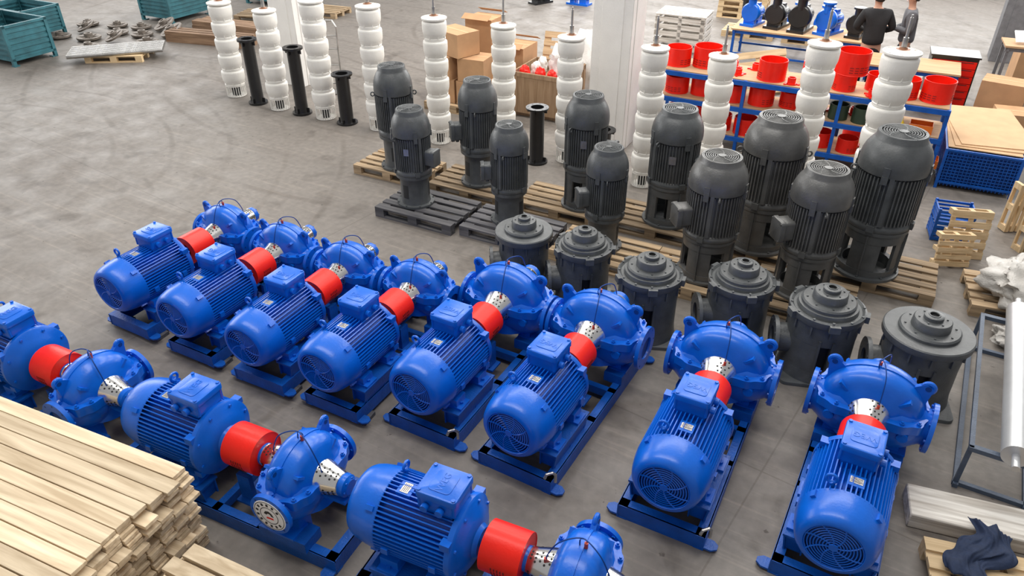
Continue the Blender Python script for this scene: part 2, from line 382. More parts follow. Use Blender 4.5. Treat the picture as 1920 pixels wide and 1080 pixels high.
def build_frame(P,L,hooks=True,y0=.08,w=.68):
    mb=MB(); hw=w/2
    for s in (-1,1):
        x=s*hw
        mb.box((x,(y0+L)/2,.07),(.012,L-y0,.14)); mb.box((x-s*.035,(y0+L)/2,.134),(.075,L-y0,.012)); mb.box((x-s*.035,(y0+L)/2,.006),(.075,L-y0,.012))
    for y in (y0+.01,L-.01): mb.box((0,y,.07),(w,.012,.14)); mb.box((0,y+(.035 if y<1 else -.035),.134),(w,.08,.012)); mb.box((0,y+(.035 if y<1 else -.035),.006),(w,.08,.012))
    for y in (.92,1.36): mb.box((0,y,.10),(w,.06,.08))
    for s in (-1,1):
        mb.box((s*.235,.52,.29),(.17,.62,.018)); mb.box((s*.30,.52,.215),(.012,.60,.15),ry=s*8); mb.box((s*.17,.52,.215),(.012,.60,.15))
        for y in (.25,.52,.79): mb.box((s*.235,y,.21),(.13,.012,.15))
    for s in (-1,1):
        mb.box((s*.26,P["py"],.182),(.18,.42,.10)); 
    for s in (-1,1): mb.box((s*.12,1.10,.27),(.04,.12,.27))
    mb.box((0,1.10,.145),(.36,.16,.02))
    for s in (-1,1):
        for y in (y0+.05,L-.05):
            mb.prism([(-.05,-.04),(.05,-.04),(.05,.02),(.02,.06),(-.02,.06),(-.05,.02)],-.008,.008,T(s*(hw+.04),y,.03)@RZ(-90*s))
    fr=part("base_frame",mb,[BLUEF],P)
    if hooks:
        mb=MB(); s=1; mb.tube([(s*(hw+.03),y0+.03,.14),(s*(hw+.03),y0+.03,.22),(s*(hw+.015),y0+.0,.26),(s*(hw-.02),y0-.03,.25),(s*(hw-.03),y0-.04,.21)],.013,8)
        part("lifting_hook",mb,[STEEL],fr,"bare steel bent lifting hook")
    return fr
def pump_set(name,py,k,L,label,hooks,w):
    P=thing(name,label,"pump","blue electric pump sets"); P["py"]=py
    build_frame(P,L,hooks,w=w); build_motor(P); build_coupling(P,.97,1.25); build_pump(P,py,k)
    return P
def place_set(o,x,y,rz): o.location=(x,y,0); o.rotation_euler[2]=R(rz)
big=pump_set("pump_set",1.68,.93,2.15,"glossy blue pump and finned motor on open blue steel frame",True,.68)
place_set(big,.17,3.83,1)
dup(big,(-.98,3.74,0),3); dup(big,(-2.22,3.64,0),.5); dup(big,(-3.16,3.63,0),2)
small=pump_set("pump_set",1.60,.80,1.95,"glossy blue pump and finned motor skid laid on dark timber blocks",False,.60)
place_set(small,-6.69,3.28,2)
sm=[small]+[dup(small,(x,y,0),rz) for x,y,rz in ((-5.76,3.31,3),(-4.85,3.35,4),(-4.02,3.43,3))]
mid=pump_set("pump_set",1.61,.77,2.05,"glossy blue pump and motor, white disc on pump flange",False,.64)
place_set(mid,-4.92,2.38,-84)
dup(mid,(-2.76,2.57,0),-83,label="glossy blue motor and pump set with red coupling guard")
dup(mid,(-7.10,2.24,0),-86,label="glossy blue motor and pump set standing beside sawn timber stack")
mb=MB(); k=.77; F=T(.475*k+.037,1.61,ZC-.10*k)@AX
mb.lathe([(0,.004),(.138,.004),(.140,0)],40,F); mb.m(1)
mb.lathe([(.126,.005),(.131,.005)],40,F)
for q in range(14):
    if q in (3,4): continue
    mb.box((.105,0,.0055),(.022,.018,.002),F@RZ(q*360/14))
mb.lathe([(.074,.0052),(.080,.0052)],30,F)
mb.prism([(-.045,.01),(-.03,.035),(.0,.045),(.025,.03),(.04,.0),(.02,.0),(.01,.02),(-.01,.02),(-.02,.005)],.004,.006,F@RZ(90))
mb.m(2).prism([(-.03,-.035),(.035,-.03),(.03,-.015),(-.025,-.02)],.004,.006,F@RZ(90))
part("logo_disc",mb,[PAPER,BLACK,RED],mid,"round white flange cover with dark and red emblem")
mb=MB(); mb.box((0,0,.0),(.16,.16,.04)); blk=mb.mesh("timber_block",[PALLETD])
# ---------------------------------------------------------------- pallets
def pallet_mesh(nm,mat,L=1.2,W=.8):
    mb=MB()
    for y in (-W/2+.05,0,W/2-.05):
        mb.box((0,y,.011),(L,.10,.022))
        for x in (-L/2+.07,0,L/2-.07): mb.box((x,y,.061),(.14,.10,.078))
    for x in (-L/2+.07,0,L/2-.07): mb.box((x,0,.111),(.14,W,.022))
    for i in range(5): mb.box((0,-W/2+.06+i*(W-.12)/4,.133),(L,.12 if i%2==0 else .10,.022))
    return mb.mesh(nm,[mat])
PM={"n":pallet_mesh("pallet",PALLET),"d":pallet_mesh("pallet",PALLETD),"l":pallet_mesh("pallet",PALLETN)}
PL={"n":"worn wooden pallet lying flat on concrete floor","d":"blackened weathered wooden pallet flat on concrete floor","l":"new pale wooden pallet on concrete floor"}
def pallet(kind,x,y,z=0,rz=4,sx=1,sy=1,rot=None,label=None):
    o=obj("pallet",PM[kind],None,(x,y,z),rz); o.scale=(sx,sy,1)
    if rot: o.rotation_euler=[R(a) for a in rot]
    return meta(o,label or PL[kind],"pallet","wooden pallets")
# ---------------------------------------------------------------- vertical motors
def vmotor(windows,label,ph=.42,GREY=GREY):
    P=thing("vertical_motor",label,"motor","vertical electric motors")
    mb=MB()
    if windows:
        mb.lathe([(0,0),(.27,0),(.27,.025),(.24,.03),(.24,.09),(.19,.09),(.19,.0)],40)
        for q in range(4):
            a=pi/2*q+pi/4
            mb.lathe([(.205,.03),(.233,.03),(.233,ph),(.205,ph)],7,I4,a-.50,a+.50,closed=True)
            mb.box((.238,0,ph/2),(.03,.012,ph-.04),RZ(math.degrees(a)))
        mb.lathe([(.19,ph-.10),(.237,ph-.10),(.24,ph-.01),(.25,ph-.01),(.25,ph+.02),(.15,ph+.02)],40)
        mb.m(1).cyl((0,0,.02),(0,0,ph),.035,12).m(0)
    else:
        mb.lathe([(0,0),(.26,0),(.26,.028),(.21,.032),(.20,.08),(.20,ph-.08),(.215,ph-.03),(.25,ph-.02),(.25,ph+.02),(.1,ph+.02)],40)
        mb.m(1)
        for q in range(3):
            a=q*2*pi/3+.4; mb.lathe([(.2025,.12),(.2025,ph-.12)],5,I4,a-.22,a+.22)
        mb.m(0)
    mb.bolts(T(0,0,.027),.248,8,.012,.014); mb.bolts(T(0,0,ph+.02),.232,8,.011,.014,.3)
    part("stand",mb,[GREY,GREYD],P,"open cast discharge stand" if windows else None)
    z0=ph+.02; z1=z0+.52
    mb=MB(); mb.lathe([(.15,z0),(.245,z0),(.255,z0+.02),(.25,z0+.05),(.232,z0+.07),(.232,z1),(.25,z1),(.25,z1+.01)],40)
    nf=52
    for i in range(nf):
        a=2*pi*i/nf; mb.box((.240,0,(z0+z1)/2+.03),(.030,.011,.43),RZ(math.degrees(a)))
    for i in range(4):
        a=R(45+90*i); mb.box((.25,0,z0+.04),(.04,.06,.06),RZ(math.degrees(a))); mb.box((.255,0,z1-.02),(.045,.05,.07),RZ(math.degrees(a)))
        mb.box((.25,0,z0+.30),(.03,.035,.45),RZ(math.degrees(a)+12))
    for i in (0,2): mb.torus(RZ(70+90*i)@T(.285,0,z1-.02)@RX(90),.024,.008,14,6)
    mo=part("motor",mb,[GREY],P)
    mb=MB(); zt=z1+.32
    mb.lathe([(.245,z1-.01),(.262,z1),(.266,z1+.04),(.264,z1+.09),(.256,z1+.14),(.241,z1+.185),(.220,z1+.225),(.199,z1+.255),(.186,z1+.272),(.184,z1+.31),(.178,zt),(.162,zt),(.162,zt-.02)],56)
    for i in range(4): mb.box((.262,0,z1+.05),(.02,.05,.08),RZ(45+90*i))
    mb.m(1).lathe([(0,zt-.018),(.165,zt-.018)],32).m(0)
    for k in range(8): mb.torus(T(0,0,zt-.002),.025+k*.0192,.0056,32,5)
    for k in range(5):
        a=2*pi/5*k; mb.tube([(r*math.cos(a+r*4),r*math.sin(a+r*4),zt-.001) for r in (.02,.07,.12,.168)],.005,5)
    mb.lathe([(0,zt+.006),(.035,zt+.006),(.035,zt-.01)],20)
    part("fan_cover",mb,[GREY,GREYD],mo)
    mb=MB(); zj=z0+.24; J=T(.325,0,zj)@RY(90)
    mb.rbox((0,0,-.03),(.20,.17,.10),.025,J,top=.004); mb.rbox((0,0,.04),(.22,.19,.045),.03,J,top=.014)
    mb.cyl((.30,-.03,zj-.12),(.30,-.03,zj-.09),.024,10).cyl((.30,.04,zj-.12),(.30,.04,zj-.09),.024,10)
    for yy in(-.08,.08):
        for zz in (-.09,.09): mb.cyl((.36,yy*.95,zj+zz),(.392,yy*.95,zj+zz),.01,8)
    part("terminal_box",mb,[GREY],mo)
    mb=MB(); mb.box((.262,0,0),(.004,.07,.09),RZ(-75)@T(0,0,z0+.35)); part("nameplate",mb,[STEEL],mo,"small steel rating plate")
    P["h"]=zt
    return P
vA=vmotor(False,"charcoal finned vertical motor with domed cap on solid stand",.42)
vB=vmotor(True,"charcoal finned vertical motor with domed cap on windowed stand",.46)
vC=vmotor(True,"satin grey finned vertical motor with domed cap on windowed stand",.46,GREYL)
VM=[(vA,-5.85,7.20,1.31,.52,5),(vA,-6.80,8.05,1.50,.56,150),(vA,-5.47,8.20,1.47,.55,225),(vA,-4.50,7.42,1.29,.50,215),(vA,-3.17,7.42,1.28,.50,225),
    (vB,-3.88,8.31,1.51,.58,5),(vB,-2.74,8.48,1.49,.64,0),(vC,-1.56,8.45,1.62,.72,130),(vB,-.32,8.53,1.66,.74,130),(vC,-1.89,7.45,1.44,.64,222),(vC,-.86,7.67,1.45,.63,222)]
used=set()
for t,x,y,h,w,az in VM:
    sc=(w/.54,w/.54,h/t["h"])
    if t.name in used: o=dup(t,(x,y,.145),az,sc)
    else: t.location=(x,y,.145); t.rotation_euler[2]=R(az); t.scale=sc; used.add(t.name)
for kd,x,y,sx,sy in (('d',-5.66,7.22,1,1),('d',-4.38,7.32,1,.9),('n',-3.1,7.38,1,.9),('n',-1.95,7.40,.9,1),('n',-.80,7.60,.9,1.05),
    ('n',-6.84,8.10,1,.9),('n',-5.5,8.18,1,.95),('n',-4.15,8.30,1,.9),('n',-2.83,8.45,1,.9),('n',-1.55,8.56,1,.95),('n',-.22,8.62,1.12,1)):
    pallet(kd,x,y,0,3,sx,sy)
# ---------------------------------------------------------------- discharge heads
def dhead(flat,label):
    P=thing("discharge_head",label,"pump head","grey pump discharge heads")
    mb=MB(); H=.72
    mb.rbox((0,0,.02),(.64,.64,.04),.06,top=.004)
    mb.lathe([(.318,.03),(.314,.06),(.306,.12),(.302,.16),(.24,.16)],48)
    for q in range(3):
        a=2*pi/3*q+.5; mb.lathe([(.24,.12),(.302,.12),(.298,H-.18),(.24,H-.18)],12,I4,a-.86,a+.86,closed=True)
        for e in (-.86,.86): mb.box((.30,0,H/2-.02),(.03,.02,H-.30),RZ(math.degrees(a+e)))
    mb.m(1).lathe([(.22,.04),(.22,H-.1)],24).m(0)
    mb.lathe([(.2,H-.24),(.300,H-.24),(.303,H-.17),(.304,H-.08),(.306,H-.05),(.308,H-.02)],48)
    for q in range(12): mb.box((.306,0,H-.08),(.03,.014,.10),RZ(30*q))
    M=T(0,0,.34)@AX; mb.lathe([(.15,.18),(.14,.38)],28,M); mb.lathe([(.12,.38),(.205,.38),(.205,.415),(.10,.415),(.10,.39)],32,M); mb.bolts(M@T(0,0,.415),.172,8,.012,.004)
    mb.m(1).lathe([(0,.395),(.10,.395)],20,M).m(0)
    part("body",mb,[GREY,GREYD],P)
    mb=MB()
    if flat: mb.lathe([(.2,H-.02),(.343,H-.02),(.348,H-.01),(.348,H+.045),(.338,H+.055),(.20,H+.055)],56)
    else:
        mb.lathe([(.2,H-.03),(.318,H-.03),(.328,H-.015),(.328,H+.045),(.31,H+.055),(.29,H+.035),(.265,H+.035),(.255,H+.08),(.2,H+.09)],56)
        mb.bolts(T(0,0,H+.05),.309,12,.012,.012)
        for q in range(5): mb.box((.335,0,H+.01),(.045,.09,.07),RZ(72*q+20))
    part("top_flange",mb,[GREY],P)
    mb=MB(); b=H+(.05 if flat else .08)
    mb.lathe([(.235,b-.01),(.235,b+.03),(.222,b+.045),(.15,b+.047),(.145,b+.12),(.137,b+.13),(.075,b+.132),(.075,b+.165),(.068,b+.17),(.035,b+.17)],44)
    mb.bolts(T(0,0,b+.045),.19,8,.009,.01); mb.bolts(T(0,0,b+.13),.105,6,.008,.01)
    mb.m(1).lathe([(.035,b+.17),(.035,b+.15),(0,b+.15)],16).m(0)
    mb.torus(T(0,0,b+.172),.04,.006,20,6)
    part("bearing_hub",mb,[GREY,GREYD],P)
    return P
gF=dhead(True,"charcoal pump discharge head with wide flat round top plate"); gR=dhead(False,"charcoal pump discharge head with bolted rim and stepped hub")
used=set()
for t,x,y,s,az in ((gF,-3.63,6.30,.92,215),(gR,-2.92,6.36,.95,215),(gR,-2.10,6.20,1.0,205),(gR,-1.27,6.56,1.0,210),(gR,-.44,6.50,1.05,200),(gF,.42,6.55,1.10,195)):
    sc=(s,s,.97)
    if t.name in used: dup(t,(x,y,0),az,sc)
    else: t.location=(x,y,0); t.rotation_euler[2]=R(az); t.scale=sc; used.add(t.name)
# ---------------------------------------------------------------- white bowl pumps
mb=MB(); mb.lathe([(.14,0),(.172,0),(.174,.016),(.166,.022),(.174,.045),(.187,.075),(.195,.105),(.198,.145),(.199,.215),(.194,.238),(.180,.250),(.162,.253),(.172,.256),(.172,.27),(.14,.27)],40)
mb.bolts(T(0,0,.262),.155,8,.008,.012)
for q in range(8): mb.box((.166,0,.05),(.03,.01,.06),RZ(45*q+10))
BOWL=mb.mesh("bowl",[WHITE])
mb=MB(); mb.lathe([(0,.0),(.15,.0),(.155,.012),(.0,.012)],32); mb.lathe([(.12,.20),(.17,.20),(.17,.22),(.12,.22)],32)
for q in range(26): a=2*pi*q/26; mb.cyl((.165*math.cos(a),.165*math.sin(a),.005),(.165*math.cos(a),.165*math.sin(a),.21),.0065,5)
mb.torus(T(0,0,.01),.16,.008,26,5)
mb.m(1).lathe([(.07,.01),(.08,.2)],16)
STRA=mb.mesh("strainer",[WHITE,GREYD])
mb=MB(); mb.lathe([(.10,0),(.21,0),(.215,.006),(.215,.026),(.20,.03),(.20,.018),(.12,.018),(.09,.05),(.05,.055)],40); mb.bolts(T(0,0,.022),.185,8,.009,.012)
mb.m(1).lathe([(.08,.052),(.05,.056),(.04,.075),(.0,.075)],20)
TOPF=mb.mesh("top_flange",[WHITE,BROWNST])
mb=MB(); mb.cyl((0,0,.05),(0,0,.40),.017,14).cyl((0,0,.06),(0,0,.18),.03,14).cyl((0,0,.4),(0,0,.43),.011,10)
SHAF=mb.mesh("shaft",[STEEL])
W=[(-11.75,9.32,1.71,.44),(-10.49,9.21,1.74,.42),(-9.44,9.29,2.0,.43),(-8.29,9.37,2.03,.41),(-7.04,9.42,1.99,.40),(-6.20,10.06,1.85,.41),(-4.90,9.81,1.90,.41),(-3.54,9.59,1.99,.39),(-2.83,10.35,1.80,.41),(-1.50,9.92,2.25,.42),(-.62,9.72,2.32,.44)]
for x,y,h,w in W:
    P=thing("vertical_pump","tall white bowl pump standing on strainer, bare steel shaft on top","pump","white vertical bowl pumps",(x,y,0),random.uniform(0,90))
    s=w/.42; o=obj("strainer",STRA,P); o.scale=(s,s,1)
    n=round((h-.25)/.285); ph=(h-.25)/n
    for i in range(n):
        o=obj("bowl",BOWL,P,(0,0,.22+i*ph),i*17); o.scale=(s,s,ph/.27)
    o=obj("top_flange",TOPF,P,(0,0,.22+n*ph)); o.scale=(s*.95,s*.95,1)
    obj("shaft",SHAF,P,(0,0,.22+n*ph))
mb=MB(); mb.lathe([(.165,0),(.165,.03),(.11,.032),(.105,.05),(.105,.95),(.11,.966),(.165,.97),(.165,1),(.095,1),(.095,0)],36,closed=True); mb.bolts(T(0,0,1),.138,8,.012,.003)
for q in range(4): mb.box((.125,0,.06),(.04,.01,.07),RZ(90*q)); mb.box((.125,0,.94),(.04,.01,.07),RZ(90*q))
BP=mb.mesh("flanged_pipe",[BLACK])
for x,y,h,s in ((-11.06,9.21,1.18,1.05),(-9.96,9.23,1.18,1.05),(-8.94,9.28,.87,1.1),(-5.27,9.51,.88,1.05),(-4.26,9.72,.66,1.1)):
    o=obj("flanged_pipe",BP,None,(x,y,0),15); o.scale=(s,s,h); meta(o,"black painted flanged steel pipe standing on end beside white pumps","pipe","black flanged pipes")
# ---------------------------------------------------------------- timber stacks
mb=MB(); mb.box((0,0,0),(2.9,.112,.031)); bmesh.ops.bevel(mb.bm,geom=mb.bm.edges[:],offset=.002,segments=1,affect='EDGES'); pms=mb.mesh("timber_plank",[TIMBER])
def stack(x1,y0,ncol,nlay,rz,L,pitch=.119,lp=.0365,lab="pale sawn softwood plank in neat timber stack",grp="sawn timber planks",jit=.05):
    M=T(x1,y0,0)@RZ(rz)
    for l_ in range(nlay):
        lo=random.uniform(-.05,.02)
        for c in range(ncol):
            p=M@Vector((-L/2+random.uniform(-jit,jit)+(lo if l_<nlay-1 else 0),c*pitch+random.uniform(-.002,.002),.018+l_*lp))
            o=obj("timber_plank",pms,None,p,rz+random.uniform(-.08,.08)); o.scale[0]=L/2.9
            o.rotation_euler[0]=R(random.uniform(-1.1,1.1)); meta(o,lab,"plank",grp)
stack(-3.70,.88,10,22,7.5,2.9,jit=.045)
stack(-2.66,1.09,6,12,6,.85,lab="short pale sawn plank in low timber stack",jit=.03,pitch=.135,lp=.040)
# ---------------------------------------------------------------- columns
def column(nm,x,y,s,h,mat,rz=4):
    mb=MB(); w=s
    mb.box((0,0,h/2),(w,w,h)); 
    mb.box((w*.5,0,h/2),(.02,w*.55,h)); mb.box((0,-w*.5,h/2),(w*.55,.02,h))
    bmesh.ops.bevel(mb.bm,geom=mb.bm.edges[:],offset=.006,segments=1,affect='EDGES')
    o=part(nm,mb,[mat],None,loc=(x,y,0),rz=rz); o["kind"]="structure"
column("trim_1",-4.62,10.85,.62,7,CONCW); column("trim_2",-11.3,10.6,.6,7,CONCW); column("trim_3",.75,19.6,.6,7,DARKCOL)
mb=MB()
for s in (-1,1):
    mb.tube([(s*.2,.0,.05),(s*.2,.0,.7),(s*.2,.05,1.2),(s*.12,.12,1.3)],.016,8); mb.cyl((s*.24,.1,.12),(s*.29,.1,.12),.12,20)
for z in (.2,.5,.8,1.05): mb.cyl((-.2,0.01,z),(.2,.01,z),.012,8)
mb.cyl((-.12,.12,1.3),(.12,.12,1.3),.016,8); mb.cyl((-.26,.1,.12),(.26,.1,.12),.015,8); mb.box((0,-.12,.02),(.42,.24,.012))
thing("hand_truck","bare metal two-wheeled hand truck standing beside white column","hand truck",None,(-10.35,10.45,0),30,mb=mb,mats=[STEEL])
# ---------------------------------------------------------------- teal crates
def crate(x,y,L,Wd,h,rz,z=0,lab="teal corrugated steel stillage crate standing on concrete"):
    mb=MB()
    for sx in (-1,1):
        for sy in (-1,1): mb.box((sx*(L/2-.03),sy*(Wd/2-.03),h/2),(.07,.07,h)); mb.box((sx*(L/2-.06),sy*(Wd/2-.06),.01),(.12,.12,.02))
    for z_ in (.14,h-.03):
        for s in (-1,1): mb.box((0,s*(Wd/2-.02),z_),(L,.05,.05)); mb.box((s*(L/2-.02),0,z_),(.05,Wd,.05))
    n=5
    for i in range(n):
        zz=.2+(h-.28)*(i+.5)/n
        for s in (-1,1):
            mb.box((0,s*(Wd/2-.025),zz),(L-.1,.03,(h-.28)/n*.55)); mb.box((s*(L/2-.025),0,zz),(.03,Wd-.1,(h-.28)/n*.55))
    for s in (-1,1): mb.box((0,s*(Wd/2-.035),h/2+.05),(L-.1,.01,h-.2)); mb.box((s*(L/2-.035),0,h/2+.05),(.01,Wd-.1,h-.2))
    mb.box((0,0,.15),(L-.06,Wd-.06,.02))
    thing("steel_crate",lab,"crate","teal steel crates",(x,y,z),rz,mb=mb,mats=[TEAL])
crate(-17.95,8.58,1.5,1.0,.84,4); crate(-19.6,8.5,1.4,1.0,.72,4); crate(-19.6,9.85,1.5,1.0,.7,4,.0); crate(-18.0,12.9,1.1,1.3,.75,4); crate(-19.6,8.5,1.4,.95,.55,4,.725); crate(-16.9,15.5,1.6,1.0,.5,4)
mb=MB(); mb.lathe([(0,0),(.10,0),(.24,.03),(.25,.05),(.25,.075),(.22,.08),(.12,.06),(.09,.07),(.085,.15),(.05,.15),(.05,.05),(0,.05)],32)
for q in range(6): mb.box((.15,0,.065),(.12,.02,.03),RZ(60*q))
DISC=mb.mesh("pump_cover",[RUSTY])
dp=[(-17.2,9.85),(-17.85,10.3),(-17.1,10.5),(-17.7,10.95),(-17.05,11.15),(-18.5,10.7),(-18.35,11.4),(-17.7,11.6),(-17.0,11.8),(-18.6,10.05),(-16.4,10.8),(-16.35,11.5),(-19.1,11.1)]
for i,(x,y) in enumerate(dp):
    o=obj("pump_cover",DISC,None,(x,y,0),i*40); s=random.uniform(.9,1.15); o.scale=(s,s,s)
    if i%3==2: o.rotation_euler=(R(22),R(-12),0); o.location.z=.11
    meta(o,"machined iron pump cover disc lying on floor","machine part","scrap iron discs")
pallet('l',-15.9,9.75,0,35,1,1)
mb=MB(); mb.lathe([(.032,-.95),(.042,-.95),(.042,.95),(.032,.95)],16,AX,closed=True); PIPE=mb.mesh("steel_tube",[STEEL])
for i in range(8):
    o=obj("steel_tube",PIPE,None,(-15.9+(-.34+i*.098)*-math.sin(R(48)),9.72+(-.34+i*.098)*math.cos(R(48)),.188),48); meta(o,"plain grey steel tube lying on pallet","tube","steel tubes on pallet")
for x,y,rz in ((-15.9,13.9,20),(-14.9,15.1,10)): pallet('n',x,y,0,rz)
mb=MB(); mb.box((0,0,.06),(2.2,.11,.12)); LB=mb.mesh("roof_timber",[BROWNW])
for i in range(8):
    o=obj("roof_timber",LB,None,(-15.4+.03*(i%3),12.75-(i%4)*.13,.121*(i//4)),8); meta(o,"long old brown squared timber in low pile on floor","timber","brown squared timbers")
for i in range(6):
    o=obj("roof_timber",LB,None,(-15.2+.05*(i%3),11.75-(i%3)*.15,.121*(i//3)),14); meta(o,"long old brown squared timber in low pile on floor","timber","brown squared timbers")
# ---------------------------------------------------------------- cardboard boxes
def cbox(x,y,z,sx,sy,sz,rz,open_=False,letter=None):
    mb=MB(); mb.box((0,0,sz/2),(sx,sy,sz)); mb.m(1)
    mb.box((0,0,sz+.001),(sx,.05,.003)); mb.m(0)
    if open_:
        for s in (-1,1): mb.box((0,s*(sy/2+.07),sz+.05),(sx,.16,.006),rx=s*-25)
    o=thing("cardboard_box","brown corrugated cardboard box stacked beside white column","box","stacked cardboard boxes",(x,y,z),rz,mb=mb,mats=[CARD,CARDE])
    if letter:
        me=textmesh(letter,.22,.001); me.materials.append(BLACK)
        t=obj("printed_letters",me,o,(-.1,-sy/2-.002,sz*.45)); t.rotation_euler=(R(90),0,0)
pallet('n',-7.65,11.0,0,5)
cbox(-7.95,10.95,.145,.55,.5,.42,5,letter="C"); cbox(-7.35,11.0,.145,.55,.5,.42,3)
cbox(-7.94,10.97,.57,.5,.5,.4,-6); cbox(-7.36,11.02,.57,.5,.5,.4,9)
cbox(-7.75,11.0,.98,.66,.5,.40,-16); cbox(-8.5,12.0,0,.55,.6,.9,4); cbox(-7.08,12.0,.0,.5,.6,1.0,4,True); cbox(-7.8,12.0,.0,.55,.5,1.40,4,True)
mb=MB(); a,b_,h=.95,.95,.72
for s in (-1,1):
    mb.box((0,s*b_/2,h/2+.08),(a,.02,h)); mb.box((s*a/2,0,h/2+.08),(.02,b_,h))
    for q in (-1,1): mb.box((q*(a/2-.04),s*(b_/2+.015),h/2+.08),(.08,.02,h)); mb.box((s*(a/2+.015),q*(b_/2-.04),h/2+.08),(.02,.08,h))
    mb.box((0,s*(b_/2+.015),h+.04),(a,.02,.07)); mb.box((s*(a/2+.015),0,h+.04),(.02,b_,.07)); mb.box((0,s*.35,.04),(a,.1,.08))
mb.box((0,0,.09),(a,b_,.02)); mb.box((0,0,.6),(a-.04,b_-.04,.02))
thing("wooden_crate","brown plywood shipping crate filled with wrapped parts","crate",None,(-6.2,11.6,0),4,mb=mb,mats=[CRATEW])
def lump(name,x,y,z,sx,sy,sz,mat,label,cat,seed,rough=.35,grp=None,sub=4,freq=2.2,ang=60):
    bm=bmesh.new(); bmesh.ops.create_icosphere(bm,subdivisions=sub,radius=1)
    for v in bm.verts:
        p=v.co.copy(); d=noise.noise(p*freq+Vector((seed,0,0)))*rough*.8+(1-abs(noise.noise(p*freq*1.6+Vector((0,seed,0))))*2)*rough*.3+(1-abs(noise.noise(p*freq*3.5+Vector((0,seed,9))))*2)*rough*.12
        v.co=p*(1+d); v.co.x*=sx; v.co.y*=sy; v.co.z=max(v.co.z,-.6)*sz+.6*sz
    for f in bm.faces: f.smooth=True
    me=bpy.data.meshes.new(name); bm.to_mesh(me); bm.free(); me.materials.append(mat)
    me.set_sharp_from_angle(angle=R(ang))
    o=obj(name,me,None,(x,y,z)); return meta(o,label,cat,grp)
for i,(x,y,s) in enumerate(((-6.52,11.28,.09),(-6.45,11.58,.09),(-6.22,11.30,.09),(-6.5,11.88,.09),(-5.98,11.28,.08))): lump("wrapped_bundle",x,y,.615,s,s*1.1,.15,RED if i%2==0 else WBAG,"small parts wrapped in clear film inside crate","bundle",3+i)
lump("wrapped_bundle",-6.02,11.72,.612,.20,.22,.36,WBAG,"white packing film bundle heaped inside wooden crate","bundle",5)
lump("wrapped_bundle",-5.9,12.75,0,.50,.40,.75,WBAG,"white bagged parts heaped behind wooden crate","bundle",8)
lump("wrapped_bundle",-6.6,13.1,0,.28,.28,.50,RED,"red bagged parts heaped behind wooden crate","bundle",18)
# ---------------------------------------------------------------- blue shelving with red rings
sh=thing("shelving_unit","long blue steel shelving with board shelves holding red guards","shelf",None,(-2.08,11.95,0),3)
mb=MB()
for x in (-2.1,-.7,.7,2.1):
    for y in (-.38,.38): mb.box((x,y,.57),(.05,.05,1.14))
    for z in (.2,.68,1.1): mb.box((x,0,z),(.04,.76,.04))
for z in (.2,.68,1.1):
    for y in (-.4,.4): mb.box((0,y,z),(4.25,.03,.07))
part("steel_frame",mb,[BLUEF],sh)
for z in (.22,.70,1.12):
    mb=MB(); mb.box((0,0,z+.015),(4.2,.74,.025)); part("shelf_board",mb,[BENCHT],sh)
mb=MB(); mb.lathe([(.19,0),(.2,0),(.2,.012),(.2,.28),(.19,.28)],40,closed=True); mb.torus(T(0,0,.28),.195,.007,36,5); mb.torus(T(0,0,.007),.197,.007,36,5)
mb.m(1)
for q in range(10): 
    for z in (.05,.08,.11): mb.box((.201,0,z),(.003,.045,.009),RZ(18*q+(60 if q>4 else 0)))
RING=mb.mesh("guard_ring",[RED,REDD])
def rings(lst,z,grp="red guard rings",lab="bright red slotted sheet-steel guard ring on blue shelving"):
    for x,y,s,*zz in lst:
        o=obj("guard_ring",RING,None,(x,y,z+(zz[0] if zz else 0)),random.uniform(0,360)); o.scale=(s,s,1.0*s); meta(o,lab,"guard ring",grp)
rings([(-3.95,11.8,1.0),(-3.52,11.95,1.12),(-2.45,11.8,1.05),(-1.86,12.05,1.0),(-1.40,11.85,.80),(-1.36,11.90,1.15,.238),(-.98,12.1,.82),(-.60,11.95,.95),(-.18,12.0,1.05)],1.148)
rings([(-3.9,11.75,.95),(-3.5,11.85,.95),(-2.98,11.8,.95),(-2.55,11.85,.98),(-2.12,11.95,.85)],.728); rings([(-3.85,11.8,.85),(-3.45,12.0,.8),(-3.1,11.75,.85),(-2.7,11.75,.9),(-2.32,11.9,.8),(-1.95,11.75,.75),(-1.55,11.85,.8),(-1.15,11.8,.75)],.248)
mb=MB(); mb.lathe([(.12,0),(.14,0),(.14,.22),(.12,.22)],28,closed=True); G=mb.mesh("green_ring",[GREEND])
for x in (-1.7,-1.38,-1.05): o=obj("green_ring",G,None,(x,11.8,.728)); meta(o,"dark green steel ring on blue shelving","ring","green rings on shelf")
for i,(x,m_) in enumerate(((-.75,YEL),(-.62,ORG),(-.50,YEL))):
    mb=MB(); mb.lathe([(0,0),(.035,0),(.035,.14),(.012,.18),(.012,.22),(0,.22)],14); thing("spray_bottle","small coloured plastic bottle on blue shelving","bottle","bottles on shelf",(x,11.65,.728),mb=mb,mats=[m_])
mb=MB(); mb.box((0,0,.006),(.3,.22,.012))
for s in (-1,1): mb.box((0,s*.11,.06),(.3,.008,.12)); mb.box((s*.15,0,.06),(.008,.22,.12))
BIN=mb.mesh("parts_bin",[ORG])
for x,z in ((-.75,.248),(-.40,.248),(-.25,.728),(-.05,.248)): o=obj("parts_bin",BIN,None,(x,11.85,z),3); meta(o,"orange open parts bin on blue shelving","bin","parts bins")
mb=MB(); mb.lathe([(.05,0),(.09,0),(.09,.02),(.05,.02)],20,closed=True); mb.lathe([(.05,.02),(.06,.02),(.06,.10),(.05,.10)],20,closed=True)
for q in range(3): mb.box((.10,0,.01),(.06,.03,.02),RZ(120*q))
BR=mb.mesh("red_bracket",[RED])
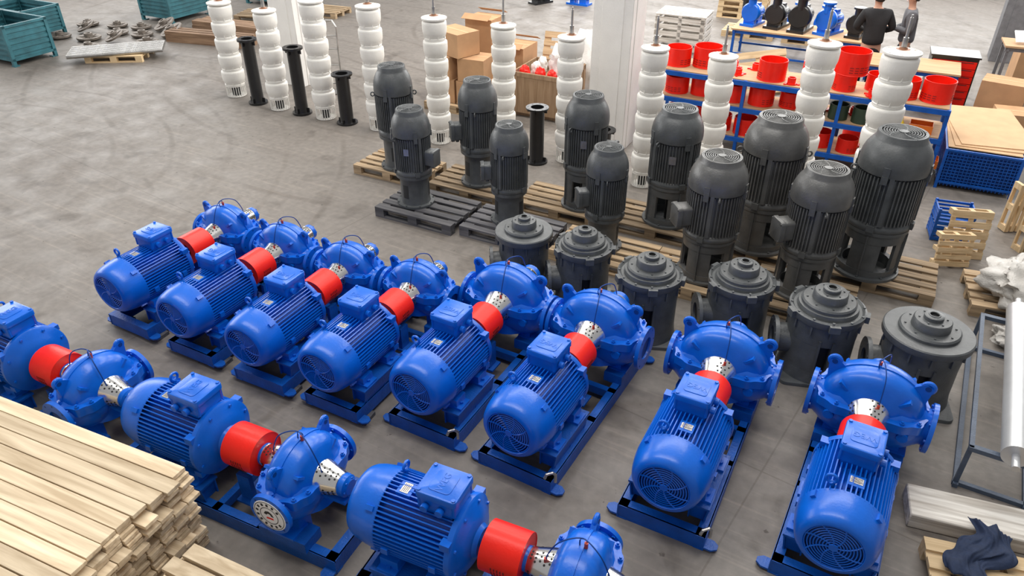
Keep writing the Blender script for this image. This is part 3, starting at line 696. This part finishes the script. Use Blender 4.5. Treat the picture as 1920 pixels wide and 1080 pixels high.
for i,(x,y,z) in enumerate(((-3.12,12.12,1.148),(-2.95,11.75,1.148),(-2.78,12.15,1.148),(-2.12,11.70,1.148),(-.98,11.72,1.148),(-3.2,12.15,.728),(-1.5,12.1,.728),(-1.2,12.12,.728),(-.9,12.1,.728),(-2.85,12.15,.248),(-2.0,12.15,.248),(-.95,12.12,.248),(-.6,12.15,.248))):
    o=obj("red_bracket",BR,None,(x,y,z),i*37); o.scale=(1,1,1); meta(o,"small red cast flanged bracket lying on blue shelving","bracket","red brackets on shelving")
rings([(-1.2,12.95,.9),(-.75,13.1,.9),(-1.18,12.95,.8,.262),(-.3,13.2,.95)],0,lab="bright red slotted guard ring standing on floor behind shelving")
# ---------------------------------------------------------------- basket + cardboard sheets
bk=thing("mesh_basket","blue wire mesh basket with cardboard sheets on top","basket",None,(.57,12.40,0),6)
mb=MB(); L,Wd,h=.95,1.3,.60
for sx in (-1,1):
    for sy in (-1,1): mb.box((sx*L/2,sy*Wd/2,h/2),(.04,.04,h))
for z in (.1,h-.015): 
    for s in (-1,1): mb.box((0,s*Wd/2,z),(L,.03,.03)); mb.box((s*L/2,0,z),(.03,Wd,.03))
for i in range(1,20):
    t=-.5+i/20
    for s in (-1,1): mb.box((t*L,s*Wd/2,h/2),(.009,.009,h-.1)); mb.box((s*L/2,t*Wd,h/2),(.009,.009,h-.1))
for i in range(1,11):
    z=.1+(h-.1)*i/11
    for s in (-1,1): mb.box((0,s*Wd/2,z),(L,.009,.009)); mb.box((s*L/2,0,z),(.009,Wd,.009))
mb.m(1)
for s in (-1,1): mb.box((0,s*(Wd/2-.03),h/2),(L-.05,.004,h-.1)); mb.box((s*(L/2-.03),0,h/2),(.004,Wd-.05,h-.1))
mb.box((0,0,.1),(L-.05,Wd-.05,.02)); part("wire_frame",mb,[BLUEF,BLUED],bk)
for i in range(3):
    mb=MB(); mb.box((0,0,.006),(.93+.03*i,1.95-.1*i,.012)); thing("cardboard_sheet","flat brown cardboard sheet lying on blue mesh basket","cardboard sheet","cardboard sheets",(.53+.03*i,12.78+.04*i,.601+.013*i),6+4*i,mb=mb,mats=[CARDE])
# ---------------------------------------------------------------- right edge
mb=MB()
for z in (0,.22):
    for s in (-1,1):
        for q in range(4): mb.box((0,s*.17,z+.04+q*.05),(.42,.015,.028))
        for q in range(4): mb.box((s*.21,0,z+.04+q*.05),(.015,.36,.028))
        for e in (-1,1): mb.box((e*.2,s*.16,z+.11),(.03,.03,.22))
    mb.box((0,0,z+.02),(.42,.36,.02))
thing("plastic_crate","stack of slatted blue crates beside upright pallets","crate",None,(.45,10.15,0),12,mb=mb,mats=[BLUEF])
pallet('l',.60,9.80,.275,0,.38,.75,rot=(80,0,20),label="small pale wooden pallet standing on edge against blue crates")
pallet('l',.50,9.45,.20,0,.33,.5,rot=(80,0,25),label="small pale wooden pallet standing on edge against blue crates")
pallet('l',1.15,10.85,.345,0,.55,.45,rot=(75,90,20),label="pale wooden pallet leaning upright beside scrap")
pallet('l',1.30,10.35,.30,0,.5,.4,rot=(75,90,25),label="pale wooden pallet leaning upright beside scrap")
pallet('n',1.35,8.8,0,10)
lump("plastic_sheet",1.38,8.80,.147,.42,.50,.24,PLASTIC,"crumpled cloudy plastic film heaped on pallet","plastic film",11,.5,sub=5,freq=2.2)
lump("plastic_sheet",1.30,7.98,.0,.20,.18,.10,PLASTIC,"crumpled cloudy plastic film lying on floor","plastic film",21,.5,sub=5,freq=2.4)
lump("plastic_sheet",1.9,15.0,.0,.55,.8,.65,PLASTIC,"crumpled cloudy plastic film covering pile","plastic film",15,.45,sub=5,freq=2.2)
st=thing("roller_stand","grey-blue steel frame stand carrying long silver roll","stand",None,(1.1,6.6,0),1)
mb=MB()
mb.box((-.2,0,.02),(.04,2.2,.04)); mb.box((.3,0,.02),(.04,2.2,.04)); mb.box((-.2,0,.42),(.035,2.1,.035))
for y in (-1.05,1.05):
    mb.box((.05,y,.02),(.55,.04,.04)); mb.box((-.2,y,.22),(.035,.035,.42)); mb.box((.3,y,.22),(.035,.035,.42))
    mb.box((.05,y,.41),(.53,.05,.04))
part("steel_frame",mb,[STANDB],st)
mb=MB(); mb.cyl((.07,-1.15,.537),(.07,1.1,.537),.10,28).cyl((.07,-1.3,.537),(.07,1.3,.537),.03,12); 
thing("silver_roll","long smooth pale silver roll lying on grey-blue stand","roll",None,(1.1,6.6,0),1,mb=mb,mats=[paint("silver_film",(.56,.57,.58),.32,.5,.05,0)])
mb=MB(); mb.box((0,0,.07),(1.6,.34,.14)); mb.box((0,.19,.05),(1.5,.03,.10)); bmesh.ops.bevel(mb.bm,geom=mb.bm.edges[:],offset=.01,segments=1,affect='EDGES')
thing("wooden_beam","whitish weathered wooden beam lying on floor","beam",None,(1.38,5.20,.0),12,mb=mb,mats=[WHWOOD])
pallet('l',1.42,4.45,0,14,label="pale wooden pallet lying beside whitish beam")
def cloth(x,y,z,label):
    bm=bmesh.new(); n=44; vs=[]
    for i in range(n+1):
        row=[]
        for j in range(n+1):
            u,v=i/n-.5,j/n-.5; w=.30*(.75+.45*math.sin(v*6+1)**2)
            px=u*w+.05*math.sin(v*7); py=v*.60+.05*noise.noise(Vector((u*5,v*2,4)))
            zz=.035+.035*noise.noise(Vector((u*5,v*4,2)))+.022*abs(noise.noise(Vector((u*12+v*5,v*4,7))))+.03*(1-4*u*u)
            row.append(bm.verts.new((px,py,max(zz,.006))))
        vs.append(row)
    for i in range(n):
        for j in range(n):
            f=bm.faces.new([vs[i][j],vs[i+1][j],vs[i+1][j+1],vs[i][j+1]]); f.smooth=True
    me=bpy.data.meshes.new("work_cloth"); bm.to_mesh(me); bm.free(); me.materials.append(CLOTHB)
    o=obj("work_cloth",me,None,(x,y,z),-12); o.modifiers.new("s","SOLIDIFY").thickness=.005; meta(o,label,"cloth")
cloth(1.10,4.68,.15,"dark navy work cloth draped over pallet beside whitish beam")
# ---------------------------------------------------------------- far right background
def table(nm,x,y,L,Wd,h,rz,frame,top,label):
    t=thing(nm,label,"table",None,(x,y,0),rz); mb=MB()
    for sx in (-1,1):
        for sy in (-1,1): mb.box((sx*(L/2-.04),sy*(Wd/2-.04),h/2),(.05,.05,h))
    for s in (-1,1): mb.box((0,s*(Wd/2-.04),h-.05),(L,.04,.07)); mb.box((s*(L/2-.04),0,h-.05),(.04,Wd,.07)); mb.box((0,s*(Wd/2-.04),.2),(L,.03,.04))
    part("steel_frame",mb,[frame],t); mb=MB(); mb.box((0,0,h),(L+.04,Wd+.04,.03)); part("table_top",mb,[top],t)
table("workbench",-1.1,14.9,2.2,.8,.85,4,BLUEF,BENCHT,"blue steel workbench with board top beside workers")
table("workbench",-3.0,16.9,2.8,1.0,.7,4,BLUEF,BENCHT,"blue steel bench carrying small pumps")
def minipump(x,y,z,rz,mat,sc=1):
    P=thing("small_pump","small cast blue pump unit beside other pumps" if mat is not BLACK else "small black pump unit beside other pumps","pump","small pumps on bench",(x,y,z),rz,(sc,sc,sc))
    mb=MB(); mb.box((0,0,.02),(.5,.25,.04)); mb.lathe([(.0,-.06),(.15,-.06),(.17,-.03),(.17,.03),(.15,.06),(0,.06)],28,T(-.12,0,.22)@AX); mb.lathe([(.07,0),(.07,.14),(.10,.14),(.10,.17),(0,.17)],20,T(-.12,0,.32))
    mb.box((-.12,0,.08),(.1,.2,.1)); part("volute",mb,[mat],P)
    mb=MB(); mb.lathe([(.05,-.04),(.08,0),(.10,.04),(.10,.26),(.08,.29),(0,.3)],24,T(-.04,0,.2)@AX); mb.box((.12,0,.32),(.1,.08,.06)); mb.box((.12,0,.08),(.16,.16,.1))
    for q in range(14): mb.box((.105,0,.11),(.02,.006,.2),T(-.04,0,.2)@AX@RZ(q*360/14))
    part("motor",mb,[mat],P)
for x,y,rz,mt,s in ((-4.1,16.85,80,BLUE,1.2),(-3.6,16.9,80,BLACK,1.3),(-3.1,16.85,85,BLACK,1.4),(-2.55,16.9,70,BLUE,1.3),(-2.0,16.95,80,BLACK,1.2)): minipump(x,y,.716,rz,mt,s)
pallet('l',-3.2,18.9,0,5); pallet('l',-4.6,18.8,0,5)
for x,y,rz,mt,s in ((-3.5,18.9,85,BLUE,1.5),(-2.9,18.9,85,BLUE,1.5),(-4.6,18.8,15,BLACK,1.4),(-9.6,19.6,0,BLUE,1.3),(-10.6,19.2,70,BLACK,1.3)): minipump(x,y,.145 if x>-9 else 0,rz,mt,s)
mb=MB()
for s in (-1,1):
    for z in (.1,.25,.4,.55,.7): mb.box((0,s*.4,z),(1.1,.02,.1)); mb.box((s*.55,0,z),(.02,.8,.1))
    for q in (-1,0,1): mb.box((q*.5,s*.39,.4),(.08,.04,.8))
for i in range(6): mb.box((0,-.35+.14*i,.8),(1.12,.11,.02))
thing("slatted_crate","pale whitewashed slatted timber crate","crate",None,(-5.6,16.8,0),6,mb=mb,mats=[WHWOOD])
for i in range(4): pallet('l',-5.3,20.6,i*.145,5+i)
pallet('l',-3.3,14.6,.35,0,1,1,rot=(62,0,50),label="pale pallet leaning upright near benches")
pallet('l',-6.9,13.9,.37,0,1,1,rot=(70,0,10),label="pale pallet leaning behind cardboard boxes")
tcb=thing("tool_cabinet","red rolling tool cabinet with black frame and drawers","tool cabinet",None,(-.15,15.7,0),8)
mb=MB(); mb.box((0,0,.5),(.75,.5,.85)); mb.box((0,0,.94),(.8,.55,.03)); 
for x in (-.3,.3):
    for y in (-.18,.18): mb.cyl((x-.02,y,.06),(x+.02,y,.06),.06,14)
part("body",mb,[BLACK],tcb)
for i in range(6):
    mb=MB(); mb.box((0,-.26,.16+i*.13),(.70,.03,.12)); mb.m(1).box((0,-.278,.205+i*.13),(.6,.008,.010)); part("drawer",mb,[RED,GREYD],tcb)
table("workbench",.95,16.3,.8,.6,1.1,8,DARKCOL,BENCHT,"small grey stand with tablet near dark column")
mb=MB(); mb.box((0,0,.012),(.36,.26,.02)); mb.box((0,.1,-.05),(.05,.05,.13)); thing("tablet","white tablet screen propped on small grey stand","tablet",None,(.85,16.25,1.225),20,mb=mb,mats=[PAPER]).rotation_euler[0]=R(35)
cbox(1.2,17.6,0,.7,.5,.9,12); cbox(.95,14.3,0,.5,.5,.5,12); cbox(.75,15.1,0,.7,.5,.75,-6)
# ---------------------------------------------------------------- persons
def skinobj(name,verts,edges,rad,mat,parent,sub=2):
    bm=bmesh.new(); sk=bm.verts.layers.skin.verify(); vs=[bm.verts.new(v) for v in verts]
    for a,b in edges: bm.edges.new((vs[a],vs[b]))
    for v,r in zip(vs,rad): v[sk].radius=(r,r) if not isinstance(r,tuple) else r
    vs[0][sk].use_root=True
    me=bpy.data.meshes.new(name); bm.to_mesh(me); bm.free(); me.materials.append(mat)
    o=obj(name,me,parent); o.modifiers.new("skin","SKIN").use_smooth_shade=True
    s=o.modifiers.new("sub","SUBSURF"); s.levels=s.render_levels=sub
    return o
def person(x,y,rz,top,label,armL,armR,lean=0):
    P=thing("person",label,"person",None,(x,y,0),rz,(1.06,1.06,1.02))
    body=[(0,0,.95),(0,lean*.3,1.15),(0,lean*.6,1.36),(0,lean,1.50),(0,lean+.02,1.58),(0,lean+.03,1.66),(0,lean+.02,1.74)]
    rad=[(.15,.11),(.14,.10),(.17,.11),(.07,.07),(.055,.055),(.085,.09),(.07,.08)]
    ed=[(0,1),(1,2),(2,3),(3,4),(4,5),(5,6)]
    def add(p,r,par): body.append(p); rad.append(r); ed.append((par,len(body)-1)); return len(body)-1
    for s,arm in ((-1,armL),(1,armR)):
        i=add((s*.19,lean*.8,1.42),.065,2); i=add(arm[0],.045,i); i=add(arm[1],.032,i)
        d=(Vector(arm[1])-Vector(arm[0])).normalized(); side=d.cross(Vector((0,0,1))).normalized(); w=Vector(arm[1])
        pm=add(tuple(w+d*.07),(.035,.018),i)
        for k,(o_,ln) in enumerate(((-.03,.07),(-.01,.085),(.01,.08),(.03,.06))):
            q=add(tuple(w+d*.10+side*o_),.010,pm); q=add(tuple(w+d*(.10+ln)+side*o_*1.1+Vector((0,0,-.015))),.008,q)
        q=add(tuple(w+d*.04+side*.045*-s),.011,i); add(tuple(w+d*.09+side*.06*-s),.009,q)
    for s in (-1,1):
        i=add((s*.10,0,.86),.09,0); i=add((s*.11,.02,.48),.055,i); i=add((s*.11,-.01,.09),.04,i); i=add((s*.12,.13,.04),.035,i)
    skinobj("body",body,ed,rad,SKIN,P)
    J=[(0,0,.88),(0,0,1.0),(0,lean*.3,1.18),(0,lean*.6,1.37),(0,lean*.95,1.49)]; jr=[(.20,.15),(.195,.145),(.19,.14),(.215,.145),(.09,.085)]; je=[(0,1),(1,2),(2,3),(3,4)]
    for s,arm in ((-1,armL),(1,armR)):
        J+= [(s*.2,lean*.8,1.42),arm[0],tuple(Vector(arm[0]).lerp(Vector(arm[1]),.92))]; jr+=[.095,.07,.052]; n=len(J); je+=[(3,n-3),(n-3,n-2),(n-2,n-1)]
    skinobj("jacket",J,je,jr,top,P)
    t=[(0,0,.93),(0,0,.86)]; tr=[(.16,.125),(.15,.12)]; te=[(0,1)]
    for s in (-1,1): t+=[(s*.10,0,.80),(s*.11,.02,.48),(s*.11,-.01,.1)]; tr+=[.11,.078,.065]; n=len(t); te+=[(1,n-3),(n-3,n-2),(n-2,n-1)]
    skinobj("trousers",t,te,tr,TEXB,P)
    mb=MB(); hc=T(0,lean+.02,1.70)
    mb.lathe([(.0,.125),(.05,.115),(.085,.085),(.102,.04),(.100,-.01),(.088,-.05)],24,hc@Matrix.Diagonal((.92,1.08,1,1))@RX(14)@T(0,-.012,0))
    part("hair",mb,[HAIR],P)
    mb=MB()
    for s in (-1,1):
        mb.lathe([(0,0),(.02,.004),(.03,.012),(.018,.02)],12,T(s*.088,lean+.02,1.67)@(AX if s>0 else RZ(180)@AX)); mb.lathe([(.012,0),(.01,.006),(0,.01)],10,T(s*.035,lean+.108,1.685)@AY)
    mb.prism([(-.012,0),(.012,0),(0,.05)],-.01,.02,T(0,lean+.112,1.645)@RX(90)); mb.m(1).box((0,lean+.112,1.62),(.045,.008,.008))
    part("face_features",mb,[SKIN,COPPER],P)
    for s in (-1,1):
        mb=MB(); mb.rbox((s*.115,.07,.045),(.10,.28,.09),.045,top=.03); part("shoe",mb,[BLACK],P)
person(-1.55,15.62,25,TEXB,"person in black jacket bending over bench, seen from behind",((-.30,.10,1.18),(-.10,.32,1.08)),((.32,.06,1.17),(.12,.30,1.08)),.12)
person(-1.03,16.1,100,TEXG,"person in grey jacket standing beside workbench with arms folded",((-.30,.02,1.15),(-.02,.24,1.15)),((.30,.02,1.15),(.05,.26,1.10)),.03)
for o in sm:
    M=T(*o.location)@Matrix.Rotation(o.rotation_euler[2],4,'Z'); o.location.z=.04; o.scale=(.98,.98,.93)
    for x in (-.26,.26):
        for y in (.2,1.05,1.82):
            p=M@Vector((x,y,.0)); b=obj("timber_block",blk,None,(p.x,p.y,.0195),math.degrees(o.rotation_euler[2])+4); meta(b,"short dark timber block supporting blue skid","timber block","timber blocks under skids")
# ---------------------------------------------------------------- lights, world, camera
def area(nm,loc,rot,sx,sy,e,col=(1,1,1)):
    l=bpy.data.lights.new(nm,'AREA'); l.shape='RECTANGLE'; l.size=sx; l.size_y=sy; l.energy=e; l.color=col
    o=bpy.data.objects.new(nm,l); C.objects.link(o); o.location=loc; o.rotation_euler=[R(a) for a in rot]
area("skylight",(-6,10,9.5),(0,0,0),16,2.0,1050,(1,.97,.92)); area("skylight",(-4,17,9.5),(0,0,0),16,3,1700,(1,.97,.92)); area("skylight",(-5,3,9.5),(0,0,0),12,1.5,560,(1,.97,.92))
area("window_light",(-4,27,5),(-78,0,0),26,6,2800,(1,.99,.97))
area("window_light",(-24,8,5),(0,-80,0),6,20,1700,(1,.99,.97))
w=bpy.data.worlds.new("World"); bpy.context.scene.world=w; w.use_nodes=True; bg=w.node_tree.nodes["Background"]; bg.inputs[0].default_value=(.97,.97,1,1); bg.inputs[1].default_value=.40
cd=bpy.data.cameras.new("camera"); cam=bpy.data.objects.new("camera",cd); C.objects.link(cam)
cam.location=(0,0,4.7); cam.rotation_euler=(R(57),0,R(31)); cd.lens=26.25; cd.sensor_width=36; cd.clip_end=200
bpy.context.scene.camera=cam
bpy.context.scene.view_settings.view_transform='Standard'
